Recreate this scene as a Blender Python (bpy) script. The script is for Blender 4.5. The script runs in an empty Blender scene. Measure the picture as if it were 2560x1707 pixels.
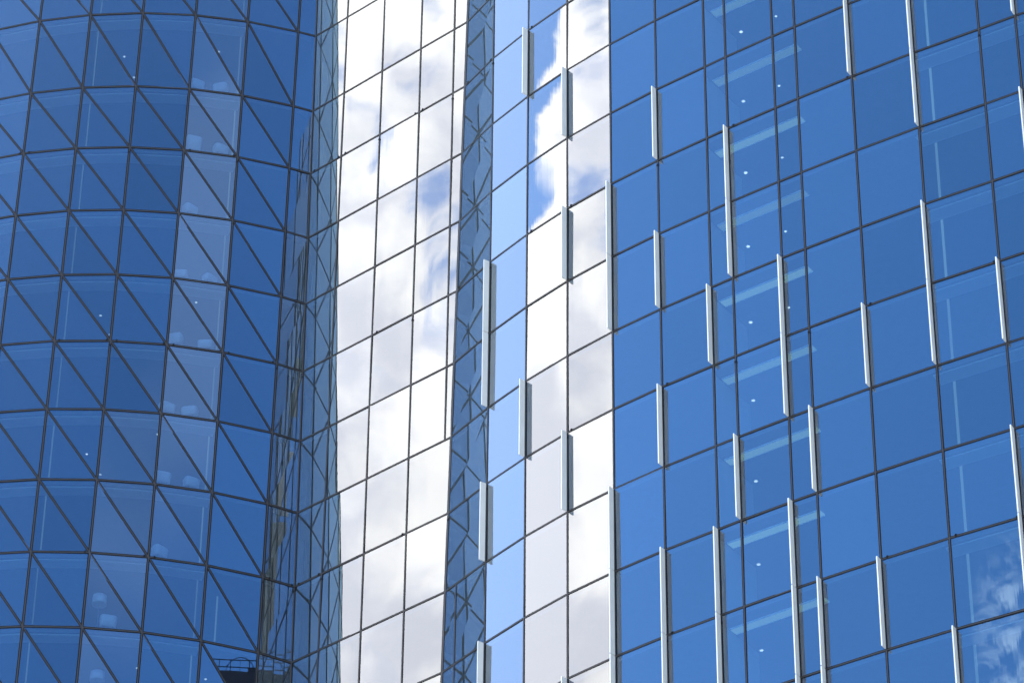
import bpy, bmesh, math, random
from mathutils import Vector, Matrix
random.seed(7)
sc = bpy.context.scene
COL = sc.collection
R = math.radians

# ------------------------------------------------------------------ camera
EYE = 1.7
PITCH, ROLL = R(35.235), R(-0.594)
cd = bpy.data.cameras.new("camera")
cam = bpy.data.objects.new("camera", cd)
COL.objects.link(cam)
cd.sensor_fit = 'HORIZONTAL'; cd.sensor_width = 36.0
cd.lens = 36.0 * 8840.7 / 2560.0
cd.clip_start = 1.0; cd.clip_end = 6000.0
_r, _u, _f = Vector((1, 0, 0)), Vector((0, -math.sin(PITCH), math.cos(PITCH))), Vector((0, math.cos(PITCH), math.sin(PITCH)))
_r2 = _r * math.cos(ROLL) - _u * math.sin(ROLL)
_u2 = _r * math.sin(ROLL) + _u * math.cos(ROLL)
cam.matrix_world = Matrix(((_r2.x, _u2.x, -_f.x, 0), (_r2.y, _u2.y, -_f.y, 0), (_r2.z, _u2.z, -_f.z, EYE), (0, 0, 0, 1)))
sc.camera = cam

# ------------------------------------------------------------------ world, sun, exposure
SUN_AZ, SUN_EL = R(104.0), R(50.0)       # direction towards the sun, azimuth counter-clockwise from +x
w = bpy.data.worlds.new("World"); sc.world = w; w.use_nodes = True
WT = w.node_tree; WT.nodes.clear()
SKY_STRENGTH = 0.15
SKY_TINT = (0.435, 0.85, 1.18)
HAZE_C, HAZE_K = (3.3, 4.25, 6.0), 0.54
CLOUD_L, CLOUD_D = (7.0, 6.75, 6.4), (4.5, 4.5, 4.85)
BANK_L = -5.35
def wn(t): return WT.nodes.new(t)
def val(x):
    return x
def mth(op, a, b=None, c=None, clamp=False):
    n = wn("ShaderNodeMath"); n.operation = op; n.use_clamp = clamp
    for i, x in enumerate((a, b, c)):
        if x is None: continue
        if isinstance(x, (int, float)): n.inputs[i].default_value = x
        else: WT.links.new(x, n.inputs[i])
    return n.outputs[0]
def sstep(x, lo, hi):
    n = wn("ShaderNodeMapRange"); n.interpolation_type = 'SMOOTHSTEP'
    WT.links.new(x, n.inputs[0]); n.inputs[1].default_value = lo; n.inputs[2].default_value = hi
    n.inputs[3].default_value = 0.0; n.inputs[4].default_value = 1.0
    return n.outputs[0]
def wnoise(scale, detail, rough=0.55, dist=0.0, off=0.0):
    mp = wn("ShaderNodeMapping"); mp.inputs['Location'].default_value = (off, off * 0.7, -off)
    WT.links.new(tc.outputs['Generated'], mp.inputs['Vector'])
    n = wn("ShaderNodeTexNoise"); n.inputs['Scale'].default_value = scale; n.inputs['Detail'].default_value = detail
    n.inputs['Roughness'].default_value = rough; n.inputs['Distortion'].default_value = dist
    WT.links.new(mp.outputs[0], n.inputs['Vector']); return n.outputs['Fac']
def wmix(fac, a, b, mode='MIX'):
    n = wn("ShaderNodeMix"); n.data_type = 'RGBA'; n.blend_type = mode
    if isinstance(fac, (int, float)): n.inputs[0].default_value = fac
    else: WT.links.new(fac, n.inputs[0])
    for i, x in ((6, a), (7, b)):
        if isinstance(x, tuple): n.inputs[i].default_value = (*x, 1)
        else: WT.links.new(x, n.inputs[i])
    return n.outputs[2]
bg = wn("ShaderNodeBackground"); wo = wn("ShaderNodeOutputWorld")
bg.inputs[1].default_value = SKY_STRENGTH
WT.links.new(bg.outputs[0], wo.inputs[0])
sky = wn("ShaderNodeTexSky"); sky.sky_type = 'NISHITA'; sky.sun_disc = False
sky.sun_elevation = SUN_EL
sky.sun_rotation = R(90.0) - SUN_AZ
sky.altitude = 1500; sky.air_density = 1.0; sky.dust_density = 0.5; sky.ozone_density = 3.0
tc = wn("ShaderNodeTexCoord"); sp = wn("ShaderNodeSeparateXYZ"); WT.links.new(tc.outputs['Generated'], sp.inputs[0])
DEG = 57.29578
az = mth('MULTIPLY', mth('ARCTAN2', mth('MULTIPLY', sp.outputs[1], -1.0), mth('MULTIPLY', sp.outputs[0], -1.0)), DEG)   # 0 = towards -x, +90 = towards -y
el = mth('MULTIPLY', mth('ARCSINE', sp.outputs[2]), DEG)
n_big = wnoise(9.0, 3.0, 0.5, 0.3, 3.1)
n_mid = wnoise(34.0, 9.0, 0.52, 0.6, 0.0)
n_fine = wnoise(60.0, 8.0, 0.6, 0.8, 7.7)
n_wisp = wnoise(95.0, 7.0, 0.52, 1.8, 2.2)
n_veil = wnoise(13.0, 3.0, 0.5, 0.2, 4.4)
n_col = wnoise(26.0, 6.0, 0.5, 0.4, 5.3)
jit = mth('MULTIPLY_ADD', n_mid, 1.8, -0.9)
def bump_(x, c, half, soft):         # 1 inside c-half .. c+half
    d = mth('ABSOLUTE', mth('ADD', x, -c))
    return mth('SUBTRACT', 1.0, sstep(d, half - soft, half + soft))
azj = mth('ADD', az, jit)
# the tall cumulus bank towards -x
azl = mth('SUBTRACT', az, mth('MULTIPLY', mth('MAXIMUM', mth('ADD', el, -38.9), 0.0), 0.62))     # its left edge leans in with height
azl = mth('ADD', azl, mth('MULTIPLY', mth('MAXIMUM', mth('SUBTRACT', 37.6, el), 0.0), 0.5))
bank = mth('MULTIPLY', sstep(mth('ADD', azl, jit), BANK_L - 0.12, BANK_L + 0.12), mth('SUBTRACT', 1.0, sstep(azj, 7.2, 8.2)))
gap = mth('ADD', n_mid, mth('MULTIPLY', mth('MULTIPLY', bump_(az, 4.4, 0.45, 0.5), bump_(el, 37.2, 0.5, 1.6)), -0.22))
gap = mth('ADD', gap, mth('MULTIPLY', mth('MULTIPLY', bump_(az, 4.3, 0.55, 0.6), bump_(el, 41.0, 0.9, 1.2)), -0.22))
gap = mth('ADD', gap, mth('MULTIPLY', mth('SUBTRACT', 1.0, sstep(az, -2.0, 1.0)), 0.2))
bank = mth('MULTIPLY', bank, mth('MAXIMUM', mth('MULTIPLY_ADD', sstep(gap, 0.28, 0.47), 0.74, 0.26), mth('MULTIPLY', mth('SUBTRACT', 1.0, sstep(el, 34.6, 37.0)), 0.96)))
# thin high veils and a wisp
veil = mth('MULTIPLY', mth('MULTIPLY', bump_(az, 109.0, 6.5, 3.0), bump_(el, 40.0, 4.5, 3.0)), mth('MULTIPLY_ADD', sstep(n_veil, 0.36, 0.58), 0.65, 0.4))
veil2 = mth('MULTIPLY', mth('MULTIPLY', bump_(az, 96.0, 4.5, 2.0), bump_(el, 36.4, 2.0, 1.6)), mth('MULTIPLY_ADD', sstep(n_veil, 0.40, 0.56), 0.5, 0.55))
wisp = mth('MULTIPLY', mth('MULTIPLY', bump_(azj, 37.3, 0.75, 0.5), bump_(el, 29.0, 2.2, 1.2)), sstep(n_wisp, 0.40, 0.68))
low = mth('MULTIPLY', sstep(n_big, 0.36, 0.50), mth('SUBTRACT', 1.0, sstep(mth('ADD', el, jit), 18.0, 25.0)))       # unseen cumulus along the horizon, thickened to brighten the fins
high = mth('MULTIPLY', sstep(n_big, 0.40, 0.54), sstep(mth('ADD', el, jit), 53.0, 60.0))          # unseen broken clouds overhead, added to brighten the fins
low = mth('MAXIMUM', low, high)
thin = mth('MAXIMUM', mth('MAXIMUM', mth('MULTIPLY', veil, 0.135), mth('MULTIPLY', veil2, 0.11)), mth('MULTIPLY', wisp, 0.75))
dens = mth('MAXIMUM', bank, mth('MULTIPLY', low, 0.92))
blue = wmix(1.0, sky.outputs[0], SKY_TINT, 'MULTIPLY')
gr = wn('ShaderNodeVectorMath'); gr.operation = 'SCALE'; WT.links.new(blue, gr.inputs[0]); WT.links.new(mth('ADD', 1.0, mth('MULTIPLY', mth('SUBTRACT', 38.0, el), 0.013)), gr.inputs['Scale']); blue = gr.outputs[0]    # brighter towards the horizon
# bright air round the bank, towards the sun
hz = mth('POWER', 2.718, mth('MULTIPLY', mth('POWER', mth('MULTIPLY', mth('ADD', az, 16.0), 1 / 12.0), 2.0), -1.0))
blue = wmix(mth('MULTIPLY', hz, HAZE_K), blue, HAZE_C)
hz2 = mth('MULTIPLY', mth('POWER', 2.718, mth('MULTIPLY', mth('POWER', mth('MULTIPLY', mth('ADD', az, 10.0), 1 / 34.0), 2.0), -1.0)), mth('SUBTRACT', 1.25, mth('MULTIPLY', el, 0.02)))
blue = wmix(mth('MULTIPLY', hz2, 0.10), blue, HAZE_C)
vt = wn('ShaderNodeVectorMath'); vt.operation = 'SCALE'; vt.inputs[0].default_value = (3.5, 4.4, 4.3); WT.links.new(thin, vt.inputs['Scale'])
blue_v = wmix(1.0, blue, vt.outputs[0], 'ADD')
shade = sstep(mth('MULTIPLY_ADD', n_fine, 0.22, mth('MULTIPLY', n_col, 0.78)), 0.345, 0.56)
shade = mth('MULTIPLY', shade, mth('SUBTRACT', 1.0, mth('MULTIPLY', mth('MULTIPLY', bump_(azj, -5.2, 0.9, 0.4), mth('SUBTRACT', 1.0, sstep(el, 34.5, 36.0))), 0.95)))
cloud = wmix(shade, CLOUD_D, CLOUD_L)
WT.links.new(wmix(dens, blue_v, cloud), bg.inputs[0])

sd = bpy.data.lights.new("sun", 'SUN'); sd.energy = 3.5; sd.angle = R(0.5); sd.color = (1.0, 0.95, 0.88)
sun = bpy.data.objects.new("sun", sd); COL.objects.link(sun)
_d = Vector((math.cos(SUN_AZ) * math.cos(SUN_EL), math.sin(SUN_AZ) * math.cos(SUN_EL), math.sin(SUN_EL)))
sun.rotation_euler = _d.to_track_quat('Z', 'Y').to_euler()
sun.location = (-60, 60, 220)
sc.view_settings.view_transform = 'Standard'; sc.view_settings.look = 'None'
sc.view_settings.exposure = 1.8; sc.view_settings.gamma = 1.0
sc.cycles.max_bounces = 10; sc.cycles.transparent_max_bounces = 24; sc.cycles.glossy_bounces = 8
sc.cycles.diffuse_bounces = 3
sc.cycles.caustics_reflective = False; sc.cycles.caustics_refractive = False

# ------------------------------------------------------------------ materials
def mat(name):
    m = bpy.data.materials.new(name); m.use_nodes = True
    nt = m.node_tree; nt.nodes.clear()
    o = nt.nodes.new("ShaderNodeOutputMaterial")
    return m, nt, o
def plain(name, col, rough=0.5, metal=0.0, var=0.08, scale=3.0, spec=0.5, coat=0.0, sheen=0.0):
    m, nt, o = mat(name)
    b = nt.nodes.new("ShaderNodeBsdfPrincipled")
    b.inputs['Roughness'].default_value = rough; b.inputs['Metallic'].default_value = metal
    b.inputs['Specular IOR Level'].default_value = spec
    b.inputs['Sheen Weight'].default_value = sheen; b.inputs['Sheen Roughness'].default_value = 0.35; b.inputs['Sheen Tint'].default_value = (0.75, 0.85, 0.9, 1)     # paleness put in at grazing angles, fades the bars where they mirror
    b.inputs['Coat Weight'].default_value = coat; b.inputs['Coat Roughness'].default_value = 0.12; b.inputs['Coat IOR'].default_value = 1.42
    g = nt.nodes.new("ShaderNodeNewGeometry")
    n = nt.nodes.new("ShaderNodeTexNoise"); n.inputs['Scale'].default_value = scale; n.inputs['Detail'].default_value = 5
    nt.links.new(g.outputs['Position'], n.inputs['Vector'])
    mx = nt.nodes.new("ShaderNodeMix"); mx.data_type = 'RGBA'
    c = Vector(col)
    mx.inputs[6].default_value = (*(c * (1 - var * 2)), 1); mx.inputs[7].default_value = (*[min(1, x) for x in c * (1 + var * 2)], 1)
    nt.links.new(n.outputs['Fac'], mx.inputs[0]); nt.links.new(mx.outputs[2], b.inputs['Base Color'])
    nt.links.new(b.outputs[0], o.inputs[0])
    return m
def emit(name, col, s):
    m, nt, o = mat(name)
    e = nt.nodes.new("ShaderNodeEmission"); e.inputs[0].default_value = (*col, 1)
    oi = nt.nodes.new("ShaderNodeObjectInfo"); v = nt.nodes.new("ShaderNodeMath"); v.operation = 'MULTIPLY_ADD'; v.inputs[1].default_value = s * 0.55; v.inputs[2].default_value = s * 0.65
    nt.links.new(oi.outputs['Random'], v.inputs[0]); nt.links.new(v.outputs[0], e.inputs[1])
    nt.links.new(e.outputs[0], o.inputs[0]); return m
def glass(name, r0, power, refl, tint, wave, streak, graze_pale):
    """coated solar-control glass: mirror layer whose strength follows the view angle, over a tinted clear body"""
    m, nt, o = mat(name)
    N = nt.nodes.new; L = nt.links.new
    geo = N("ShaderNodeNewGeometry")
    def noise(scale, detail, sx, sy, sz):
        mp = N("ShaderNodeMapping"); mp.inputs['Scale'].default_value = (sx, sy, sz)
        L(geo.outputs['Position'], mp.inputs['Vector'])
        n = N("ShaderNodeTexNoise"); n.inputs['Scale'].default_value = scale; n.inputs['Detail'].default_value = detail
        L(mp.outputs[0], n.inputs['Vector']); return n.outputs['Fac']
    a = noise(0.45, 1.0, 1, 1, 0.55)
    b = noise(7.0, 2.0, 1, 1, 0.05)
    b1 = N("ShaderNodeBump"); b1.inputs['Strength'].default_value = 1.0; b1.inputs['Distance'].default_value = wave
    L(a, b1.inputs['Height'])
    b2 = N("ShaderNodeBump"); b2.inputs['Strength'].default_value = 1.0; b2.inputs['Distance'].default_value = streak
    L(b, b2.inputs['Height']); L(b1.outputs[0], b2.inputs['Normal'])
    gl = N("ShaderNodeBsdfGlossy"); gl.inputs['Roughness'].default_value = 0.0
    gl.inputs['Color'].default_value = (*refl, 1)
    L(b2.outputs[0], gl.inputs['Normal'])
    tr = N("ShaderNodeBsdfTransparent"); tr.inputs[0].default_value = (*tint, 1)
    lw = N("ShaderNodeLayerWeight"); lw.inputs['Blend'].default_value = 0.5   # facing = 1 - cos
    pw = N("ShaderNodeMath"); pw.operation = 'POWER'; L(lw.outputs['Facing'], pw.inputs[0]); pw.inputs[1].default_value = power
    ma = N("ShaderNodeMath"); ma.operation = 'MULTIPLY_ADD'; L(pw.outputs[0], ma.inputs[0]); ma.inputs[1].default_value = 1 - r0; ma.inputs[2].default_value = r0
    mx = N("ShaderNodeMixShader"); L(ma.outputs[0], mx.inputs[0]); L(tr.outputs[0], mx.inputs[1]); L(gl.outputs[0], mx.inputs[2])
    # every pane's coating differs a little
    oi = N("ShaderNodeObjectInfo"); rv = N("ShaderNodeMath"); rv.operation = 'MULTIPLY_ADD'; L(oi.outputs['Random'], rv.inputs[0]); rv.inputs[1].default_value = 0.05; rv.inputs[2].default_value = r0 - 0.025
    L(rv.outputs[0], ma.inputs[2])
    # grey-green diffuse layer put in at grazing angles to pale the reflections
    df = N("ShaderNodeBsdfDiffuse"); df.inputs[0].default_value = (0.52, 0.66, 0.60, 1)
    dp = N("ShaderNodeMath"); dp.operation = 'POWER'; L(lw.outputs['Facing'], dp.inputs[0]); dp.inputs[1].default_value = 3.0
    dm = N("ShaderNodeMath"); dm.operation = 'MULTIPLY'; L(dp.outputs[0], dm.inputs[0]); dm.inputs[1].default_value = graze_pale
    m2 = N("ShaderNodeMixShader"); L(dm.outputs[0], m2.inputs[0]); L(mx.outputs[0], m2.inputs[1]); L(df.outputs[0], m2.inputs[2])
    L(m2.outputs[0], o.inputs[0])
    return m
M = {}
M['glass'] = glass('blue_coated_glass', 0.212, 2.2, (0.92, 0.955, 1.0), (0.30, 0.50, 0.66), 0.0022, 0.00006, 0.24)
M['glass_l'] = glass('blue_coated_curved_tower_glass', 0.172, 1.7, (0.84, 0.86, 0.95), (0.32, 0.48, 0.62), 0.0015, 0.00002, 0.90)
m, nt, o = mat('glass_edge'); t = nt.nodes.new("ShaderNodeBsdfTransparent"); nt.links.new(t.outputs[0], o.inputs[0]); M['edge'] = m
M['cap'] = plain('bronze_grey_aluminium', (0.034, 0.031, 0.028), 0.5, 0.0, 0.06, 3.0, 0.2, 0.35, 0.45)
M['gasket'] = plain('black_gasket', (0.006, 0.006, 0.007), 0.7, 0, 0.05, 3.0, 0.08, 0.0, 0.45)
M['fin'] = plain('pale_grey_fin_metal', (0.68, 0.70, 0.655), 0.42, 0.0, 0.05, 1.2)
M['fin_edge'] = plain('dark_fin_edge', (0.06, 0.07, 0.075), 0.5)
M['slab'] = plain('concrete_floor', (0.10, 0.115, 0.14), 0.8)
M['wall'] = plain('interior_wall', (0.12, 0.13, 0.15), 0.8)
M['white'] = plain('white_seat', (0.44, 0.46, 0.48), 0.6, 0, 0.02)
M['col'] = plain('white_column_casing', (0.8, 0.82, 0.84), 0.5, 0, 0.02)
M['panel'] = emit('pale_ceiling_panel', (0.8, 1.0, 0.7), 0.105)
M['ceil'] = plain('pale_ceiling_tile', (0.36, 0.38, 0.39), 0.8, 0, 0.03)
M['tube'] = emit('glowing_column', (0.8, 1.0, 0.85), 0.09)  # the columns are no lamps, this glow only paints them pale
M['col_glow_l'] = emit('glowing_column_dim', (0.8, 1.0, 0.85), 0.055)
M['dark'] = plain('dark_cladding', (0.008, 0.011, 0.02), 0.9, 0, 0.08, 3.0, 0.05)
M['dglass'] = plain('dark_window_band', (0.02, 0.025, 0.035), 0.08)
M['metal'] = plain('brushed_metal', (0.3, 0.3, 0.3), 0.35, 0.8)
M['lamp'] = emit('warm_downlight', (1.0, 0.84, 0.66), 0.7)
M['ground'] = plain('grey_paving', (0.45, 0.44, 0.42), 0.85, 0, 0.1, 0.6)

# ------------------------------------------------------------------ helpers
def obj(name, bm, mats, parent=None):
    bmesh.ops.recalc_face_normals(bm, faces=bm.faces)
    me = bpy.data.meshes.new(name); bm.to_mesh(me); bm.free()
    for mm in mats: me.materials.append(mm)
    ob = bpy.data.objects.new(name, me); COL.objects.link(ob)
    if parent is not None:
        ob.parent = parent
        ob.matrix_parent_inverse = parent.matrix_world.inverted()
    return ob
def empty(name, loc, label, cat, group=None):
    o = bpy.data.objects.new(name, None); COL.objects.link(o)
    o.location = loc; o.matrix_world = Matrix.Translation(loc)
    o['label'] = label; o['category'] = cat
    if group: o['group'] = group
    return o
def hexa(bm, p, mi=0):
    """box from 8 points: bottom quad 0-3, top quad 4-7"""
    v = [bm.verts.new(q) for q in p]
    for f in ((0, 3, 2, 1), (4, 5, 6, 7), (0, 1, 5, 4), (1, 2, 6, 5), (2, 3, 7, 6), (3, 0, 4, 7)):
        bm.faces.new([v[i] for i in f]).material_index = mi
def bar(bm, a, b, n, width, back, front, mi=0, ext=0.0):
    """bar along a-b lying in a surface of normal n, from depth -back to +front"""
    a, b, n = Vector(a), Vector(b), Vector(n).normalized()
    d = (b - a).normalized(); s = d.cross(n).normalized(); n = s.cross(d).normalized()
    a = a - d * ext; b = b + d * ext; h = s * width / 2
    hexa(bm, [a - h - n * back, a + h - n * back, a + h + n * front, a - h + n * front,
              b - h - n * back, b + h - n * back, b + h + n * front, b - h + n * front], mi)
def frame_bar(bm, a, b, n, proud, wide=0.132, cap=0.052, ext=0.0):
    bar(bm, a, b, n, wide, 0.05, proud * 0.5, 1, ext)
    bar(bm, a, b, n, cap, 0.04, proud, 0, ext)
def prism(bm, pts, z0, z1, mi=0):
    lo = [bm.verts.new((p[0], p[1], z0)) for p in pts]; hi = [bm.verts.new((p[0], p[1], z1)) for p in pts]
    n = len(pts)
    bm.faces.new(lo[::-1]).material_index = mi; bm.faces.new(hi).material_index = mi
    for i in range(n):
        bm.faces.new((lo[i], lo[(i + 1) % n], hi[(i + 1) % n], hi[i])).material_index = mi

# ------------------------------------------------------------------ plan of the two towers (storey heights as unit, 4 m)
H = 4.0
Z3 = 25.9378
def zrow(r):                      # height of the transom under storey r, rows counted downwards
    z = Z3 - (r - 3)
    if r <= 0: z += 0.2374
    return z
PL = {
 'C': (-2.5086, 34.5784, -0.0115, 0.0104), 'm1': (-2.1248, 34.2331, 0, 0), 'm2': (-1.639, 33.7961, 0, 0), 'm3': (-1.1534, 33.3594, 0, 0),
 'm4': (-0.7401, 32.9876, 0, 0), 'm5': (-0.6075, 32.8683, 0.0147, -0.0132), 'm6': (-0.2559, 32.3289, 0, 0),
 'm7': (0.1566, 31.8073, 0, 0), 'm8': (0.6009, 31.3166, 0, 0), 'm9': (1.0767, 30.8626, 0, 0), 'm10': (1.5741, 30.4373, 0, 0),
 'm11': (2.0893, 30.0362, 0, 0), 'm12': (2.309, 29.8644, 0, 0), 'm13': (2.7974, 29.5055, 0, 0), 'm14': (3.0274, 29.3418, 0, 0),
 'm15': (3.5704, 28.9656, 0, 0), 'm16': (4.186, 28.5639, 0, 0), 'm17': (4.8278, 28.1731, 0, 0), 'm18': (5.1778, 27.9553, 0, 0),
 'm19': (5.82, 27.59, 0, 0), 'm20': (6.49, 27.25, 0, 0),
 'm21': (7.14, 26.94, 0, 0), 'm22': (7.80, 26.65, 0, 0), 'm23': (8.46, 26.38, 0, 0), 'm24': (9.13, 26.13, 0, 0), 'm25': (9.80, 25.90, 0, 0),
}
for j in range(10):
    t = -1.18491 - 0.122093 * j
    PL['L%d' % (j + 1)] = (-4.82225 + 5.43426 * math.cos(t), 39.48283 + 5.43426 * math.sin(t), 0.004152 - 0.00111 * j, 0.025081 + 0.006327 * j)
RMIN, RMAX = -5, 27
def pt(k, r, off=0.0):
    a = PL[k]
    z = zrow(r); zz = z
    if k[0] == 'L' or k in ('C', 'm5'): zz = max(zrow(15), min(zrow(-4), z))      # the lean stops outside the picture
    dz = zz - Z3
    return Vector(((a[0] + a[2] * dz) * H, (a[1] + a[3] * dz) * H, z * H + EYE))
def outward(a, b, c):
    n = (b - a).cross(c - a).normalized()
    return n if n.dot(Vector((0, -1, 0.0)) ) > 0 else -n

# ------------------------------------------------------------------ projection, to know which panes the view really shows
def px(p):
    q = p - Vector((0, 0, EYE))
    d = q.dot(_f)
    return Vector((1280 + 8840.7 * q.dot(_r2) / d, 853.5 - 8840.7 * q.dot(_u2) / d))
def seen_area(poly):
    q = [px(p) for p in poly]
    def clip(q, f):
        out = []
        for i in range(len(q)):
            a, b = q[i], q[(i + 1) % len(q)]; fa, fb = f(a), f(b)
            if fa >= 0: out.append(a)
            if (fa >= 0) != (fb >= 0): out.append(a + (b - a) * (fa / (fa - fb)))
        return out
    for f in (lambda p: p.x, lambda p: 2560 - p.x, lambda p: p.y, lambda p: 1707 - p.y):
        q = clip(q, f)
        if len(q) < 3: return 0.0
    return abs(sum(q[i].x * q[(i + 1) % len(q)].y - q[(i + 1) % len(q)].x * q[i].y for i in range(len(q)))) / 2

def add_pane(bm, poly, n, thick=0.028):
    f = [bm.verts.new(p) for p in poly]; b = [bm.verts.new(p - n * thick) for p in poly]
    fc = bm.faces.new(f); fc.material_index = 0
    if fc.calc_area() and (poly[1] - poly[0]).cross(poly[2] - poly[0]).dot(n) < 0: fc.normal_flip()
    bm.faces.new(b[::-1]).material_index = 1
    k = len(f)
    for i in range(k): bm.faces.new((f[i], f[(i + 1) % k], b[(i + 1) % k], b[i])).material_index = 1
rt = random.Random(3)
def tilt(poly, n, sg):
    """each pane sits a fraction of a degree out of true in its frame"""
    c = sum(poly, Vector()) / len(poly); u = Vector((0, 0, 1)).cross(n).normalized(); v = n.cross(u)
    a, b = rt.gauss(0, sg), rt.gauss(0, sg)
    return [p + n * (a * (p - c).dot(u) + b * (p - c).dot(v)) for p in poly]
def build_panes(panes, parent, gm):
    """the 100 panes that show largest are parts of their own, the others one part"""
    sc_ = sorted(((seen_area(p[0]), i) for i, p in enumerate(panes)), reverse=True)
    top = {i for a, i in sc_[:100] if a > 0}
    rest = bmesh.new()
    for i, (poly, n) in enumerate(panes):
        poly = tilt(poly, n, 0.0024 if len(poly) == 4 else 0.0024)
        if i in top:
            bm = bmesh.new(); add_pane(bm, poly, n); obj('glass_pane', bm, [gm, M['edge']], parent)
        else: add_pane(rest, poly, n)
    o = obj('glass_pane', rest, [gm, M['edge']], parent); o['kind'] = 'stuff'

rc = random.Random(11)
def clips(bm, a, b, r, n):
    """small dark clips beside the joints of every third transom"""
    if r % 3 != 2: return
    p, q = pt(a, r), pt(b, r); d = (q - p).normalized(); L = (q - p).length
    for x in (0.24, L - 0.22):
        if L > 1.5 and rc.random() < 0.42:
            o = p + d * (x + rc.uniform(-0.05, 0.05)) + Vector((0, 0, 0.035)); bar(bm, o, o + d * 0.08, n, 0.10, 0.0, 0.045, 1)
    if rc.random() < 0.45:
        o = p - Vector((0, 0, 0.20 + rc.uniform(0, 0.12))); bar(bm, o, o - Vector((0, 0, 0.09)), n, 0.10, 0.0, 0.045, 1)
rows = list(range(RMIN, RMAX))
# ------------------------------------------------------------------ setting
bm = bmesh.new(); s = 3000
bm.faces.new([bm.verts.new(p) for p in ((-s, -s, 0), (s, -s, 0), (s, s, 0), (-s, s, 0))])
g = obj('ground', bm, [M['ground']]); g['kind'] = 'structure'

# ------------------------------------------------------------------ faceted tower on the right
RT = empty('glass_tower', (0, 32 * H, 0), 'faceted glass office tower with square panes and pale vertical fins', 'building')
RK = ['C', 'm1', 'm2', 'm3', 'm4', 'm5', 'm6', 'm7', 'm8', 'm9', 'm10', 'm11', 'm12', 'm13', 'm14', 'm15', 'm16', 'm17', 'm18', 'm19', 'm20', 'm21', 'm22', 'm23', 'm24', 'm25']
def m5b(r):
    return pt('m5', r).lerp(pt('m6', r), 0.27)
panes = []; nrm = {}
def right_cells(r):
    ks = [k for k in RK if not (k == 'm4' and r >= 7)]
    return list(zip(ks[:-1], ks[1:]))
for r in rows:
    for a, b in right_cells(r):
        A, B, Cc, Dd = pt(a, r), pt(b, r), pt(b, r + 1), pt(a, r + 1)
        n = outward(A, B, Dd); nrm[(a, b)] = n
        if (a, b) == ('m5', 'm6') and r >= 9:
            E, F = m5b(r), m5b(r + 1)
            panes.append(([Dd, F, E, A], n)); panes.append(([F, Cc, B, E], n))
        else:
            panes.append(([Dd, Cc, B, A], n))
build_panes(panes, RT, M['glass'])
def face_n(i):
    ns = []
    if i > 0: a, b = RK[i - 1], RK[i]; ns.append(outward(pt(a, 5), pt(b, 5), pt(a, 6)))
    if i < len(RK) - 1: a, b = RK[i], RK[i + 1]; ns.append(outward(pt(a, 5), pt(b, 5), pt(a, 6)))
    return sum(ns, Vector()).normalized()
RN = {k: face_n(i) for i, k in enumerate(RK)}
for k in RK:
    bm = bmesh.new()
    r1 = 7 if k == 'm4' else RMAX
    wide, cap = (0.185, 0.10) if k in ('m5', 'C') else (0.108, 0.05)
    a, b = pt(k, RMIN), pt(k, -4)
    cuts = [RMIN, -4, 7] if k == 'm4' else [RMIN, -4, 15, RMAX]
    for a, b in zip(cuts[:-1], cuts[1:]): frame_bar(bm, pt(k, b), pt(k, a), RN[k], 0.026, wide, cap)
    obj('mullion', bm, [M['cap'], M['gasket']], RT)
bm = bmesh.new(); n = outward(pt('m5', 9), pt('m6', 9), pt('m5', 10))
frame_bar(bm, m5b(RMAX), m5b(9), n, 0.024, 0.105, 0.048); obj('mullion', bm, [M['cap'], M['gasket']], RT)
for r in range(RMIN, RMAX + 1):
    bm = bmesh.new()
    for a, b in right_cells(r):
        n = outward(pt(a, r), pt(b, r), pt(a, r + 1)); frame_bar(bm, pt(a, r), pt(b, r), n, 0.022, 0.115, 0.05, 0.004); clips(bm, a, b, r, n)
    obj('transom', bm, [M['cap'], M['gasket']], RT)
# fins: mullion, storeys
FINS = {'m6': (5, 6, 8, 10, 12), 'm7': (2, 7), 'm8': (3, 5, 8, 11), 'm9': (5, 6, 9, 10, 11), 'm10': (4, 6, 8, 10, 11, 12), 'm11': (7, 10, 11, 12),
        'm12': (5, 6, 9), 'm13': (7, 8, 10, 11, 12), 'm14': (9, 11, 12), 'm15': (3, 4, 8, 11), 'm16': (3, 4, 5, 7, 8, 12), 'm17': (8, 10, 11), 'm18': (4, 6, 7)}
for k, rs in FINS.items():
    n = RN[k]; n = Vector((n.x, n.y, 0)).normalized(); t = Vector((0, 0, 1)).cross(n)
    for r in rs:
        bm = bmesh.new()
        a, b = pt(k, r + 1) + Vector((0, 0, 0.02)), pt(k, r) - Vector((0, 0, 0.02))
        # blade: body and a slim outer nosing
        def slab(d0, d1, th, mi, za=0, zb=0):
            h = t * th / 2
            hexa(bm, [a + n * d0 - h, a + n * d0 + h, a + n * d1 + h, a + n * d1 - h, b + n * d0 - h, b + n * d0 + h, b + n * d1 + h, b + n * d1 - h], mi)
        slab(0.075, 0.345, 0.045, 0); slab(0.3455, 0.362, 0.052, 0)
        slab(0.02, 0.0745, 0.03, 1)
        obj('fin', bm, [M['fin'], M['fin_edge']], RT)
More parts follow.
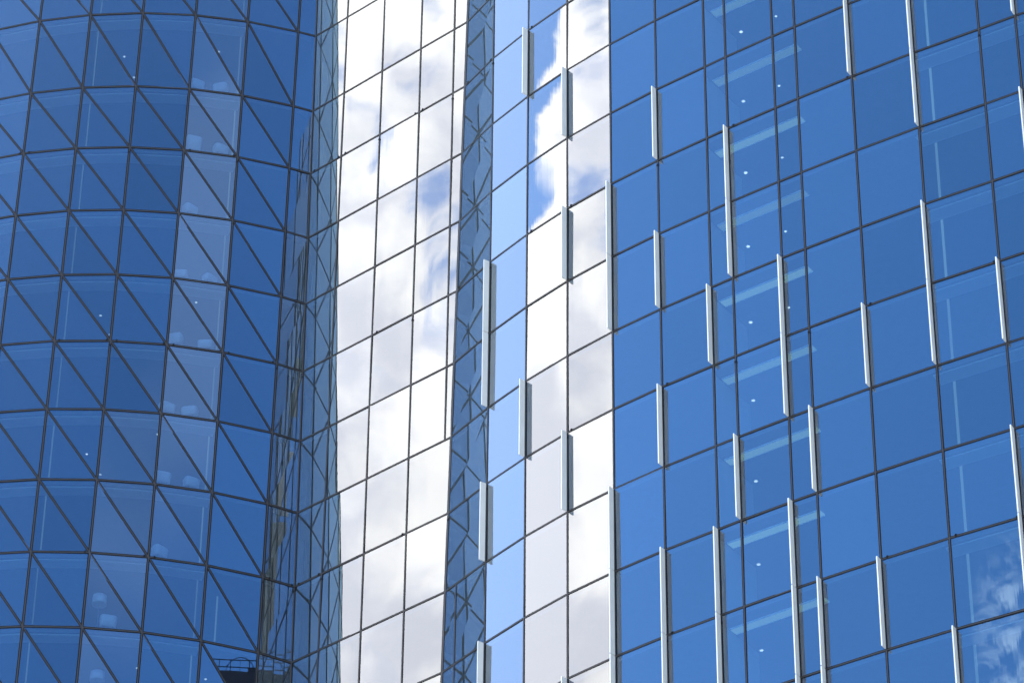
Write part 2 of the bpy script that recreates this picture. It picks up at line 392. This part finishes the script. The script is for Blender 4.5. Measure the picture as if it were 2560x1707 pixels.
# floors
def inset(ks, r, d, NN):
    return [pt(k, r) - Vector((NN[k].x, NN[k].y, 0)).normalized() * d for k in ks]
KR2 = [k for k in RK if k != 'm4']
for r in range(RMIN, RMAX + 1):
    bm = bmesh.new()
    front = inset(KR2, r, 0.12, RN); z = zrow(r) * H + EYE
    back = [Vector(pt('m25', r)) + Vector((14, 18, 0)), Vector(pt('C', r)) + Vector((1.0, 26, 0))]
    prism(bm, [(p.x, p.y) for p in front + back], z - 0.20, z + 0.16)
    obj('floor_slab', bm, [M['slab']], RT)
def wall_strip(ks, d, NN, off=None):
    pass
bm = bmesh.new()
z0, z1 = 0, zrow(RMIN) * H + EYE + 0.1
def upright(bm, a, b, th, mi=0):
    a, b = Vector((a.x, a.y, 0)), Vector((b.x, b.y, 0)); s_ = (b - a).normalized().cross(Vector((0, 0, 1))) * th / 2
    prism(bm, [(a + s_)[:2], (b + s_)[:2], (b - s_)[:2], (a - s_)[:2]], z0, z1, mi)
p0, p1 = pt('m25', 5), pt('m25', 5) + Vector((14, 18, 0)); p2 = pt('C', 5) + Vector((1.0, 26, 0)); p3 = pt('C', 5) + Vector((0.25, 0.5, 0))
upright(bm, p0 + Vector((0.3, 0.3, 0)), p1, 0.3); upright(bm, p1, p2, 0.3)
obj('rear_wall', bm, [M['wall']], RT)

# ------------------------------------------------------------------ curved tower on the left
LT = empty('glass_tower', (-5 * H, 35 * H, 0), 'curved blue glass tower with diagonal bars splitting its panes into triangles', 'building')
LK = ['L10', 'L9', 'L8', 'L7', 'L6', 'L5', 'L4', 'L3', 'L2', 'L1', 'C']
panes = []
for r in rows:
    for a, b in zip(LK[:-1], LK[1:]):
        A, B, Cc, Dd = pt(a, r), pt(b, r), pt(b, r + 1), pt(a, r + 1)
        if b == 'C':
            panes.append(([Dd, Cc, B, A], outward(A, B, Dd)))
        else:
            panes.append(([A, Cc, B], outward(A, B, Cc))); panes.append(([A, Dd, Cc], outward(A, Cc, Dd)))
build_panes(panes, LT, M['glass_l'])
def lface(i):
    ns = []
    if i > 0: a, b = LK[i - 1], LK[i]; ns.append(outward(pt(a, 5), pt(b, 5), pt(a, 6)))
    if i < len(LK) - 1: a, b = LK[i], LK[i + 1]; ns.append(outward(pt(a, 5), pt(b, 5), pt(a, 6)))
    return sum(ns, Vector()).normalized()
LN = {k: lface(i) for i, k in enumerate(LK)}
for k in LK[:-1]:
    bm = bmesh.new()
    for a, b in ((RMIN, -4), (-4, 15), (15, RMAX)): frame_bar(bm, pt(k, b), pt(k, a), LN[k], 0.026)
    obj('mullion', bm, [M['cap'], M['gasket']], LT)
for r in range(RMIN, RMAX + 1):
    bm = bmesh.new()
    for a, b in zip(LK[:-1], LK[1:]):
        n = outward(pt(a, r), pt(b, r), pt(a, r + 1)); frame_bar(bm, pt(a, r), pt(b, r), n, 0.022, ext=0.004); clips(bm, a, b, r, n)
    obj('transom', bm, [M['cap'], M['gasket']], LT)
nL = len(LK) - 1                          # last joint with diagonals is L1
for s0 in range(RMIN - nL, RMAX):
    bm = bmesh.new(); used = False
    for i in range(nL - 1):
        r = s0 + i
        if RMIN <= r < RMAX:
            a, b = pt(LK[i], r), pt(LK[i + 1], r + 1)
            n = (outward(pt(LK[i], r), pt(LK[i + 1], r), pt(LK[i + 1], r + 1)) + outward(pt(LK[i], r), pt(LK[i + 1], r + 1), pt(LK[i], r + 1))).normalized()
            frame_bar(bm, a, b, n, 0.018, 0.12, 0.048, 0.004); used = True
    if used: obj('diagonal_bar', bm, [M['cap'], M['gasket']], LT)
    else: bm.free()
for r in range(RMIN, RMAX + 1):
    bm = bmesh.new()
    front = inset(LK[:-1], r, 0.12, LN) + [pt('C', r) + Vector((-0.25, 0.35, 0))]; z = zrow(r) * H + EYE
    back = [Vector(pt('C', r)) + Vector((0.6, 26, 0)), Vector(pt('L10', r)) + Vector((2.0, 24, 0))]
    prism(bm, [(p.x, p.y) for p in front + back], z - 0.20, z + 0.16)
    obj('floor_slab', bm, [M['slab']], LT)
bm = bmesh.new()
q0 = pt('L10', 5) + Vector((0.3, 0.4, 0)); q1 = pt('L10', 5) + Vector((2.0, 24, 0)); q2 = pt('C', 5) + Vector((0.6, 26, 0))
upright(bm, q0, q1, 0.3); upright(bm, q1, q2, 0.3); upright(bm, pt('C', 5) + Vector((0.2, 2.0, 0)), q2, 0.3)
obj('rear_wall', bm, [M['wall']], LT)

# ------------------------------------------------------------------ what stands behind the glass
ORD = ['top', 'second', 'third', 'fourth', 'fifth', 'sixth', 'seventh', 'eighth', 'ninth', 'tenth', 'eleventh', 'twelfth', 'thirteenth']
def ceil_z(r): return zrow(r) * H + EYE - 0.20
def floor_z(r): return zrow(r + 1) * H + EYE + 0.16
def along(a, b, r, s, d):
    """plan point: s pane widths along a-b, d metres behind the glass"""
    A, B = pt(a, r), pt(b, r); t = B - A; t.z = 0; W = t.length; t.normalize(); n = Vector((-t.y, t.x, 0))
    if n.y < 0: n = -n
    p = A + t * s * W + n * d
    return Vector((p.x, p.y, 0)), t, n
# slim columns, their pale look put in as a faint glow, running through every storey in view
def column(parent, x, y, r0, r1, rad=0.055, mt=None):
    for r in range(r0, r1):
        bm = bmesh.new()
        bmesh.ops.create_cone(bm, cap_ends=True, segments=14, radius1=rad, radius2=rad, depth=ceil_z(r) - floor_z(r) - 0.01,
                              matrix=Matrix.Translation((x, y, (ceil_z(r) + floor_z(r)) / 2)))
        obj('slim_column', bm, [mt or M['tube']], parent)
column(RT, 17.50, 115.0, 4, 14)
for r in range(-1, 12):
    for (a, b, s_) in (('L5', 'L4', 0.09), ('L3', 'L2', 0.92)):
        p, t, n = along(a, b, r, s_, 1.02); column(LT, p.x, p.y, r, r + 1, 0.036, M['col_glow_l'])
p, t, n = along('L3', 'L2', 8, 1.35, 2.2); column(LT, p.x, p.y, 8, 9, 0.04, M['col_glow_l'])
# pale ceiling margins along the glass
for r in range(2, 14):
    bm = bmesh.new(); z = ceil_z(r)
    ps = []
    for d0, d1 in ((0.25, 0.98),):
        f0 = [pt(k, r) - Vector((RN[k].x, RN[k].y, 0)).normalized() * d0 for k in ('m16', 'm17', 'm18', 'm19', 'm20')]
        f1 = [pt(k, r) - Vector((RN[k].x, RN[k].y, 0)).normalized() * d1 for k in ('m16', 'm17', 'm18', 'm19', 'm20')]
        e = (f0[0] - f0[1]) * 0.10
        prism(bm, [(p.x, p.y) for p in [f0[0] + e] + f0[1:] + f1[:0:-1] + [f1[0] + e]], z - 0.06, z - 0.002)
    obj('ceiling_margin', bm, [M['ceil']], RT)
for r in range(-2, 12):
    bm = bmesh.new(); z = ceil_z(r); kk = ('L8', 'L7', 'L6', 'L5', 'L4', 'L3', 'L2')
    f0 = [pt(k, r) - Vector((LN[k].x, LN[k].y, 0)).normalized() * 0.25 for k in kk]
    f1 = [pt(k, r) - Vector((LN[k].x, LN[k].y, 0)).normalized() * 0.95 for k in kk]
    prism(bm, [(p.x, p.y) for p in f0 + f1[::-1]], z - 0.06, z - 0.002)
    obj('ceiling_margin', bm, [M['ceil']], LT)
# partition at the end of the lit rooms
for r in range(2, 14):
    p, t, n = along('m12', 'm13', r, -0.56, 0.5); bm = bmesh.new()
    a, b = p, p + n * 2.6; h = t * 0.05
    prism(bm, [(a - h)[:2], (b - h)[:2], (b + h)[:2], (a + h)[:2]], floor_z(r) + 0.002, ceil_z(r) - 0.002)
    obj('partition', bm, [M['ceil']], RT)
# pale ceiling panels, weakly emissive, one per storey behind the three narrow bays
for i, r in enumerate(range(2, 13)):
    p, t, n = along('m12', 'm13', r, -0.5, 0.82); q = p + t * (1.78 * 2.44); z = ceil_z(r)
    o = empty('pale_ceiling_panel', ((p.x + q.x) / 2, (p.y + q.y) / 2, z), 'long pale ceiling panel behind the narrow panes, %s storey down' % ORD[i], 'ceiling light', 'pale ceiling panels')
    bm = bmesh.new(); prism(bm, [p[:2], q[:2], (q + n * 0.42)[:2], (p + n * 0.42)[:2]], z - 0.05, z - 0.004); obj('panel_face', bm, [M['panel']], o)
    bm = bmesh.new()
    for d0, d1 in ((-0.04, -0.002), (0.422, 0.46)): prism(bm, [(p + n * d0)[:2], (q + n * d0)[:2], (q + n * d1)[:2], (p + n * d1)[:2]], z - 0.06, z - 0.004)
    obj('trim', bm, [M['col']], o)
def downlight(x, y, r, label, rad=0.075):
    z = ceil_z(r); o = empty('downlight', (x, y, z), label, 'downlight', 'ceiling downlights')
    bm = bmesh.new(); bmesh.ops.create_cone(bm, cap_ends=True, segments=20, radius1=rad, radius2=rad, depth=0.02, matrix=Matrix.Translation((x, y, z - 0.032))); obj('lens', bm, [M['lamp']], o)
    bm = bmesh.new(); bmesh.ops.create_cone(bm, cap_ends=True, segments=20, radius1=rad + 0.035, radius2=rad + 0.02, depth=0.02, matrix=Matrix.Translation((x, y, z - 0.0115))); obj('ring', bm, [M['col']], o)
for i, r in enumerate(range(3, 13)):
    downlight(10.19 - 0.012 * i, 122.2 + 0.03 * i, r, 'bright warm downlight below a long pale panel, wide pane, %s lit storey down' % ORD[i], 0.07)
    if i < 5: downlight(11.69, 121.1 + 0.03 * i, r, 'faint small downlight right of a brighter one, narrow pane, %s lit storey' % ORD[i], 0.045)
for x, y, r, lb in ((-20.05, 139.96, 0, 'tiny warm downlight high in the curved tower, middle of a diagonal pane'), (-19.69, 141.62, 0, 'tiny warm downlight high in the curved tower, just above a bar crossing'),
                    (-15.17, 139.48, 0, 'tiny warm downlight in the pale pane column, highest storey with chairs'), (-19.91, 139.1, 4, 'faint downlight halfway down the curved tower left of the pale panes'),
                    (-19.6, 140.69, 4, 'tiny downlight close to a bar crossing halfway down the curved tower'), (-15.21, 137.93, 4, 'tiny warm downlight in the pale panes halfway down the curved tower'),
                    (-16.49, 137.38, 6, 'tiny downlight beside an upright bar right of two pale panes'), (-19.96, 139.12, 6, 'faint downlight near a slim pale column in the lower curved tower'),
                    (-19.48, 140.87, 6, 'bright tiny downlight just above a bar crossing in the lower curved tower'), (-16.68, 138.28, 9, 'tiny downlight near the floor lamp at the bottom of the curved tower'),
                    (-13.67, 139.22, 9, 'tiny downlight in the lowest pane row beside the reflected rooftop')):
    downlight(x, y, r, lb, 0.04)
# ------------------------------------------------------------------ furniture in the curved tower
def tub_chair(x, y, r, yaw, label, top=0.76):
    z = floor_z(r); T = Matrix.Translation((x, y, z)) @ Matrix.Rotation(yaw, 4, 'Z')
    o = empty('tub_chair', (x, y, z), label, 'chair', 'white tub chairs behind the glass')
    # back shell wraps the sitter, open towards +y (into the room)
    bm = bmesh.new(); N = 20; ring = []
    for i in range(N + 1):
        a = R(175 + 190 * i / N); f = abs(i - N / 2) / (N / 2)
        zt = top - 0.10 * f ** 4
        cs, sn = math.cos(a), math.sin(a); q_ = (abs(cs) ** 5 + abs(sn) ** 5) ** -0.2; cs *= q_; sn *= q_; ring.append([T @ Vector((cs * ra, sn * rb, zz)) for ra, rb, zz in
            ((0.35, 0.33, 0.20), (0.395, 0.37, zt - 0.05), (0.39, 0.365, zt - 0.012), (0.36, 0.335, zt), (0.33, 0.305, zt - 0.02), (0.29, 0.27, 0.20))])
    vs = [[bm.verts.new(p) for p in q] for q in ring]
    for i in range(N):
        for k in range(6): bm.faces.new((vs[i][k], vs[i + 1][k], vs[i + 1][(k + 1) % 6], vs[i][(k + 1) % 6])).smooth = True
    bm.faces.new(vs[0]); bm.faces.new(vs[-1][::-1]); bmesh.ops.recalc_face_normals(bm, faces=bm.faces)
    obj('backrest', bm, [M['white']], o)
    bm = bmesh.new(); prof = ((0.0, 0.24), (0.27, 0.24), (0.288, 0.28), (0.285, 0.39), (0.25, 0.425), (0.0, 0.435)); prev = None
    rings = [[bm.verts.new(T @ Vector((rr * math.cos(2 * math.pi * j / 20), rr * 0.93 * math.sin(2 * math.pi * j / 20) + 0.01, zz))) for j in range(20)] for rr, zz in prof[1:-1]]
    for q0, q1 in zip(rings[:-1], rings[1:]):
        for j in range(20): bm.faces.new((q0[j], q0[(j + 1) % 20], q1[(j + 1) % 20], q1[j])).smooth = True
    bm.faces.new(rings[0][::-1]); bm.faces.new(rings[-1]); obj('seat', bm, [M['white']], o)
    for lx, ly in ((0.2, 0.2), (-0.2, 0.2), (0.2, -0.2), (-0.2, -0.2)):
        bm = bmesh.new(); bmesh.ops.create_cone(bm, cap_ends=True, segments=10, radius1=0.013, radius2=0.02, depth=0.2395, matrix=T @ Matrix.Translation((lx, ly, 0.12))); obj('leg', bm, [M['metal']], o)
spots = {0: (0.13, 0.62), 1: (0.18, 0.68), 2: (0.20, 0.66), 3: (0.15, 0.66), 4: (0.17, 0.72), 5: (0.10, 0.54), 6: (0.14, 0.64), 7: (0.18, 0.62)}
for i, (r, ss) in enumerate(spots.items()):
    for k, s_ in enumerate(ss):
        if (r, k) in ((2, 1), (7, 1)): continue
        p, t, n = along('L3', 'L2', r + 1, s_, 0.58)
        tub_chair(p.x, p.y, r, math.atan2(n.y, n.x) - math.pi / 2 + (0.35, -0.3, 0.12, -0.5, 0.6)[(r * 2 + k * 3) % 5], ('white tub chair, alone in the %s storey of the pale bay' % ORD[i]) if r in (2, 7) else 'white tub chair, %s of two in the %s storey of the pale bay' % (('left', 'right')[k], ORD[i]),
                  {(0, 0): 0.72, (0, 1): 0.70, (1, 0): 1.02, (1, 1): 0.72, (2, 0): 0.68, (3, 0): 0.58, (3, 1): 0.54, (4, 0): 0.76, (4, 1): 0.62, (5, 0): 0.70, (5, 1): 0.66, (6, 0): 0.76, (6, 1): 0.68, (7, 0): 0.70}[(r, k)])
def floor_lamp(s_, r, label):
    p, t, n = along('L4', 'L3', r + 1, s_, 0.62); z = floor_z(r)
    o = empty('floor_lamp', (p.x, p.y, z), label, 'floor lamp', 'drum floor lamps'); T = Matrix.Translation((p.x, p.y, z))
    bm = bmesh.new(); bmesh.ops.create_cone(bm, cap_ends=True, segments=24, radius1=0.17, radius2=0.15, depth=0.03, matrix=T @ Matrix.Translation((0, 0, 0.016))); obj('base', bm, [M['metal']], o)
    bm = bmesh.new(); bmesh.ops.create_cone(bm, cap_ends=True, segments=12, radius1=0.015, radius2=0.015, depth=1.40, matrix=T @ Matrix.Translation((0, 0, 0.732))); obj('pole', bm, [M['metal']], o)
    bm = bmesh.new(); bmesh.ops.create_cone(bm, cap_ends=True, segments=32, radius1=0.34, radius2=0.31, depth=0.44, matrix=T @ Matrix.Translation((0, 0, 1.66)))
    for f in bm.faces: f.smooth = len(f.verts) == 4
    obj('lamp_shade', bm, [M['white']], o)
floor_lamp(0.25, 8, 'white drum floor lamp beside a chair, upper of two in the lower curved tower')
floor_lamp(0.34, 9, 'white drum floor lamp at the bottom edge, lower of two in the curved tower')
p, t, n = along('L4', 'L3', 9, 0.42, 0.6); tub_chair(p.x, p.y, 8, 0.3, 'white tub chair standing beside the upper drum floor lamp')
# ------------------------------------------------------------------ the neighbour whose rooftop mirrors in the lowest panes
NB = empty('office_tower', (96.0, 16.0, 0), 'dark office tower with a rooftop railing, seen mirrored in the lowest panes beside the corner', 'building')
NT = Matrix.Translation((96.0, 16.0, 0)) @ Matrix.Rotation(R(38), 4, 'Z'); NW, ND, NH = 26.0, 15.0, 171.7
def nbox(bm, x0, x1, y0, y1, z0, z1, mi=0):
    hexa(bm, [NT @ Vector(q) for q in ((x0, y0, z0), (x1, y0, z0), (x1, y1, z0), (x0, y1, z0), (x0, y0, z1), (x1, y0, z1), (x1, y1, z1), (x0, y1, z1))], mi)
bm = bmesh.new(); nbox(bm, -NW, NW, -ND, ND, 0, NH); obj('wall', bm, [M['dark']], NB)
for k in range(int(NH // 4) - 1):
    bm = bmesh.new(); z = NH - 4 - k * 4.0
    nbox(bm, -NW + 1, NW - 1, ND, ND + 0.12, z, z + 2.2); nbox(bm, -NW - 0.12, -NW, -ND + 1, ND - 1, z, z + 2.2); obj('window_band', bm, [M['dglass']], NB)
bm = bmesh.new(); nbox(bm, 2, 16, -8, 8, NH, NH + 1.2); obj('plant_room', bm, [M['metal']], NB)
bm = bmesh.new()
for k in range(58): nbox(bm, -NW + 0.5 + k * 0.9, -NW + 0.56 + k * 0.9, ND - 0.60, ND - 0.54, NH, NH + 1.55)
for z in (0.75, 1.55): nbox(bm, -NW + 0.5, NW - 0.5, ND - 0.62, ND - 0.52, NH + z, NH + z + 0.06)
obj('railing', bm, [M['dark']], NB)
bm = bmesh.new(); nbox(bm, -7.55, -6.7, ND - 2.2, ND - 1.2, NH, NH + 1.15); nbox(bm, -8.7, -7.9, ND - 1.8, ND - 1.1, NH, NH + 0.6); obj('roof_unit', bm, [M['dark']], NB)
bm = bmesh.new()
for i in range(10):
    t0, t1 = math.pi * i / 10, math.pi * (i + 1) / 10
    p0, p1 = [NT @ Vector((-8.3 + 1.3 * math.cos(t), ND - 0.9, NH + 0.6 + 1.5 * math.sin(t))) for t in (t0, t1)]
    bar(bm, p0, p1, NT.to_3x3() @ Vector((0, 1, 0)), 0.06, 0.03, 0.03, 0, 0.01)
obj('hoop_frame', bm, [M['dark']], NB)
